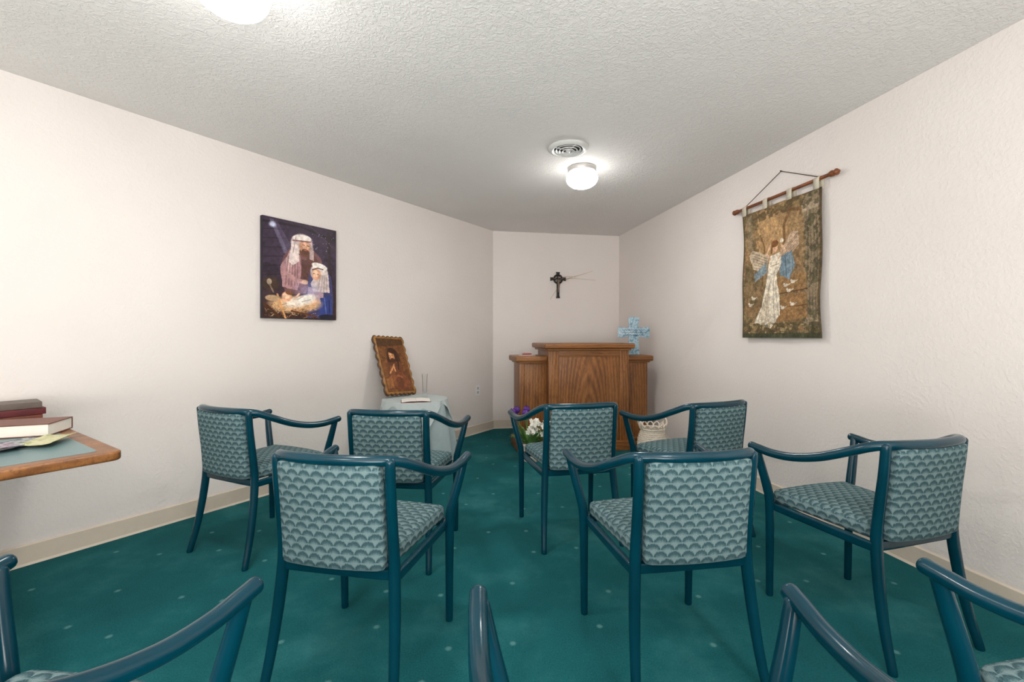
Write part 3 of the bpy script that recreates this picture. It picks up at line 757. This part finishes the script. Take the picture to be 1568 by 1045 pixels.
for (x, y, z) in ((-0.165, -0.02, 0.415), (-0.125, 0.03, 0.425), (-0.05, -0.03, 0.405), (-0.035, 0.03, 0.43), (-0.15, 0.0, 0.375)):
    st.append(tube([(0.1*x, 0.1*y, 0.14), (0.7*x, 0.7*y, 0.30), (x, y, z)], 0.0035, 6)); pu += tulip((x, y, z), 1.15)
def blossom(c, s):
    out = []
    ax = Vector((rng.randn(), rng.randn()-1.0, rng.randn()*.6+.6)).normalized(); u = ax.orthogonal().normalized(); w = ax.cross(u)
    for k in range(5):
        a = k*2*math.pi/5; d = u*math.cos(a)+w*math.sin(a); sd = ax.cross(d)
        v = [Vector(c), Vector(c)+d*s*.55+sd*s*.38+ax*s*.18, Vector(c)+d*s+ax*s*.12, Vector(c)+d*s*.55-sd*s*.38+ax*s*.18]
        out.append((v, [(0, 1, 2, 3)]))
    return out
for k in range(60):
    a = rng.rand()*6.28; r = 0.10*math.sqrt(rng.rand()); c = (0.075+r*math.cos(a), -0.05+0.7*r*math.sin(a), 0.27+0.12*rng.rand()-0.25*r)
    wp += blossom(c, 0.020+0.01*rng.rand()); 
    if k % 3 == 0: st.append(tube([(0.01, 0, 0.14), (0.7*c[0], 0.7*c[1], 0.22), c], 0.0025, 6))
obj('leaves', join_data('fl_leaves', lv), M_leaf, e); obj('stems', join_data('fl_stems', st), M_leaf, e)
obj('tulip_blooms', join_data('fl_tulips', pu), M_purple, e); obj('white_blossoms', join_data('fl_white', wp), M_wpet, e)

# ------------------------------------------------------------------ white wicker basket
e = empty('white_wicker_basket', (1.30, 4.14, 0), math.radians(8))
M_cer = simple('white_painted_wicker', rgb(226, 214, 198), 0.55, var=0.06)
pt = []
def prof_r(z):  # bulbous basket
    t = z/0.28; return 0.075+0.055*math.sin(math.pi*(0.15+0.72*t))
seg = 64
for i in range(15):      # horizontal woven strands, alternating over/under the uprights
    z = 0.012+i*0.0185; v = []; f = []
    P = []
    for k in range(seg):
        a = 2*math.pi*k/seg; r = prof_r(z)+0.004*math.cos(16*a+math.pi*(i % 2)); P.append((r*math.cos(a), r*math.sin(a)))
    m = 6
    for k in range(seg):
        a = 2*math.pi*k/seg
        for j in range(m):
            b = 2*math.pi*j/m; rr = math.hypot(*P[k])+0.0065*math.cos(b); v.append((rr*math.cos(a), rr*math.sin(a), z+0.0095*math.sin(b)))
    for k in range(seg):
        for j in range(m):
            k2 = (k+1) % seg; j2 = (j+1) % m; f.append((k*m+j, k*m+j2, k2*m+j2, k2*m+j))
    pt.append((v, f))
for k in range(32):
    a = 2*math.pi*k/32
    pt.append(tube([(prof_r(z)*math.cos(a), prof_r(z)*math.sin(a), z) for z in (0.0, 0.07, 0.14, 0.21, 0.285)], 0.004, 6, 3))
for (rr, zz, w) in ((prof_r(0.28)+0.004, 0.288, 0.011), (prof_r(0.0), 0.010, 0.009)):
    cl = lathe([(rr+w*math.cos(q*math.pi/5), zz+w*math.sin(q*math.pi/5)) for q in range(11)], 40); pt.append(cl)
# scalloped loop border and tall side handles
R0 = prof_r(0.28)+0.004
for k in range(12):
    a0 = 2*math.pi*k/12; a1 = a0+2*math.pi/12; am = (a0+a1)/2
    pt.append(tube([(R0*math.cos(a0), R0*math.sin(a0), 0.29), (1.12*R0*math.cos(a0+.05), 1.12*R0*math.sin(a0+.05), 0.315), (1.18*R0*math.cos(am), 1.18*R0*math.sin(am), 0.334), (1.12*R0*math.cos(a1-.05), 1.12*R0*math.sin(a1-.05), 0.315), (R0*math.cos(a1), R0*math.sin(a1), 0.29)], 0.006, 8, 4))
for s in (-1, 1):
    pt.append(tube([(s*R0, -0.035, 0.285), (s*(R0+.022), -0.035, 0.345), (s*(R0+.026), 0, 0.378), (s*(R0+.022), 0.035, 0.345), (s*R0, 0.035, 0.285)], 0.008, 8, 5))
pt.append(lathe([(0, 0.006), (0.09, 0.006), (prof_r(.14)-0.006, 0.14), (0.0, 0.16)], 32))
obj('woven_body', join_data('basket', pt), M_cer, e)

# ------------------------------------------------------------------ left table with books
TA = math.atan2(0.557, -0.8307)
T0 = (-1.35, 1.557)
e = empty('wall_side_table', (T0[0], T0[1], 0), TA)
L_, W_, Zt = 1.255, 0.95, 0.75
def rrect(x0, x1, y0, y1, rad, n=8):
    o = []
    for (cx, cy, a0) in ((x1-rad, y1-rad, 0), (x0+rad, y1-rad, 90), (x0+rad, y0+rad, 180), (x1-rad, y0+rad, 270)):
        for i in range(n+1):
            a = math.radians(a0+90*i/n); o.append((cx+rad*math.cos(a), cy+rad*math.sin(a)))
    return o
obj('oak_edge', join_data('tb_edge', [prism(rrect(0, L_, 0, W_, 0.035), 0.032, 0.009, 3, 'z', Zt-0.032)]), oak_mat('oak_table_edge', (3, 3, 3)), e)
obj('laminate_top', join_data('tb_top', [prism(rrect(0.055, L_-0.02, 0.055, W_-0.055, 0.02), 0.0015, 0, 1, 'z', Zt-0.0005)]), simple('laminate_grey_green', rgb(98, 126, 128), 0.35, var=0.08, nscale=220), e)
lg = [lathe([(0.0, 0.0), (0.26, 0.0), (0.26, 0.015), (0.06, 0.045), (0.035, 0.06), (0.035, Zt-0.05), (0.12, Zt-0.033), (0, Zt-0.033)], 32, (0.64, 0.52, 0))]
obj('pedestal_base', join_data('tb_leg', lg), M_black, e)
def tl(a, b): return place_local(T0, TA, a, b)
M_page = simple('book_pages', rgb(236, 230, 218), 0.8, var=0.03)
def book(a, b, z, w, d, h, ang, cover, name='book'):
    x, y = tl(a, b); e = empty(name, (x, y, z), TA+ang)
    c = simple('cover', cover, 0.5, var=0.12)
    t = 0.004
    obj('cover', join_data('bk_cover', [bbox(-w/2, w/2, -d/2, d/2, 0, t, 0.001, 1), bbox(-w/2, w/2, -d/2, d/2, h-t, h, 0.001, 1), rbox((t*1.5, d, h), 0.0025, 3, c=(-w/2+0.002, 0, h/2))]), c, e)
    obj('pages', join_data('bk_pages', [bbox(-w/2+0.004, w/2-0.003, -d/2+0.003, d/2-0.003, t, h-t, 0)]), M_page, e)
zt = Zt+0.0015
book(1.10, 0.13, zt, 0.16, 0.23, 0.028, -0.1, rgb(110, 58, 40))
book(1.10, 0.13, zt+0.029, 0.165, 0.235, 0.030, 0.02, rgb(92, 30, 34))
book(1.10, 0.135, zt+0.060, 0.16, 0.23, 0.028, -0.06, rgb(94, 82, 74))
book(0.66, 0.145, zt, 0.17, 0.25, 0.050, -0.62+math.pi, rgb(112, 66, 52))
book(0.88, 0.26, zt, 0.13, 0.19, 0.03, 0.3, rgb(104, 34, 36))
def pamph(a, b, w, d, ang, cols, z=zt, name='pamphlet'):
    x, y = tl(a, b); e = empty(name, (x, y, z), TA+ang)
    t = NT('pamphlet_print'); v = t.noise(t.coord(), 26, 3, 0.6, 0.8)
    t.base(t.ramp(v, [(0.35, cols[0]), (0.5, cols[1]), (0.62, cols[2])]), 0.4)
    obj('sheet', join_data('pamph', [rbox((w, d, 0.003), 0.001, 5, warp=lambda p: (p.x, p.y, p.z+0.002+0.006*(abs(p.x)/w*2)**3))]), t.m, e)
pamph(0.40, 0.20, 0.13, 0.20, 0.5, (rgb(92, 104, 110), rgb(170, 176, 172), rgb(70, 76, 90)))
pamph(0.35, 0.12, 0.085, 0.18, 1.0, (rgb(140, 146, 88), rgb(206, 202, 160), rgb(180, 170, 116)), zt+0.011)
pamph(0.54, 0.40, 0.12, 0.18, 0.1, (rgb(210, 206, 190), rgb(190, 180, 140), rgb(160, 160, 150)))
pamph(0.32, 0.28, 0.10, 0.16, 0.2, (rgb(96, 70, 88), rgb(170, 160, 170), rgb(60, 56, 66)), zt+0.011)

# ------------------------------------------------------------------ world + camera
w = bpy.data.worlds.new('World'); S.world = w; w.use_nodes = True
w.node_tree.nodes['Background'].inputs[0].default_value = (0.5, 0.5, 0.5, 1); w.node_tree.nodes['Background'].inputs[1].default_value = 0.3
cam = bpy.data.cameras.new('camera'); co = bpy.data.objects.new('camera', cam); COL.objects.link(co)
cam.sensor_width = 36; cam.lens = 685/1568*36; cam.shift_y = -8.5/1568; cam.clip_start = 0.02
co.location = (0, 0, 1.15); co.rotation_euler = (math.pi/2, 0, 0)
S.camera = co
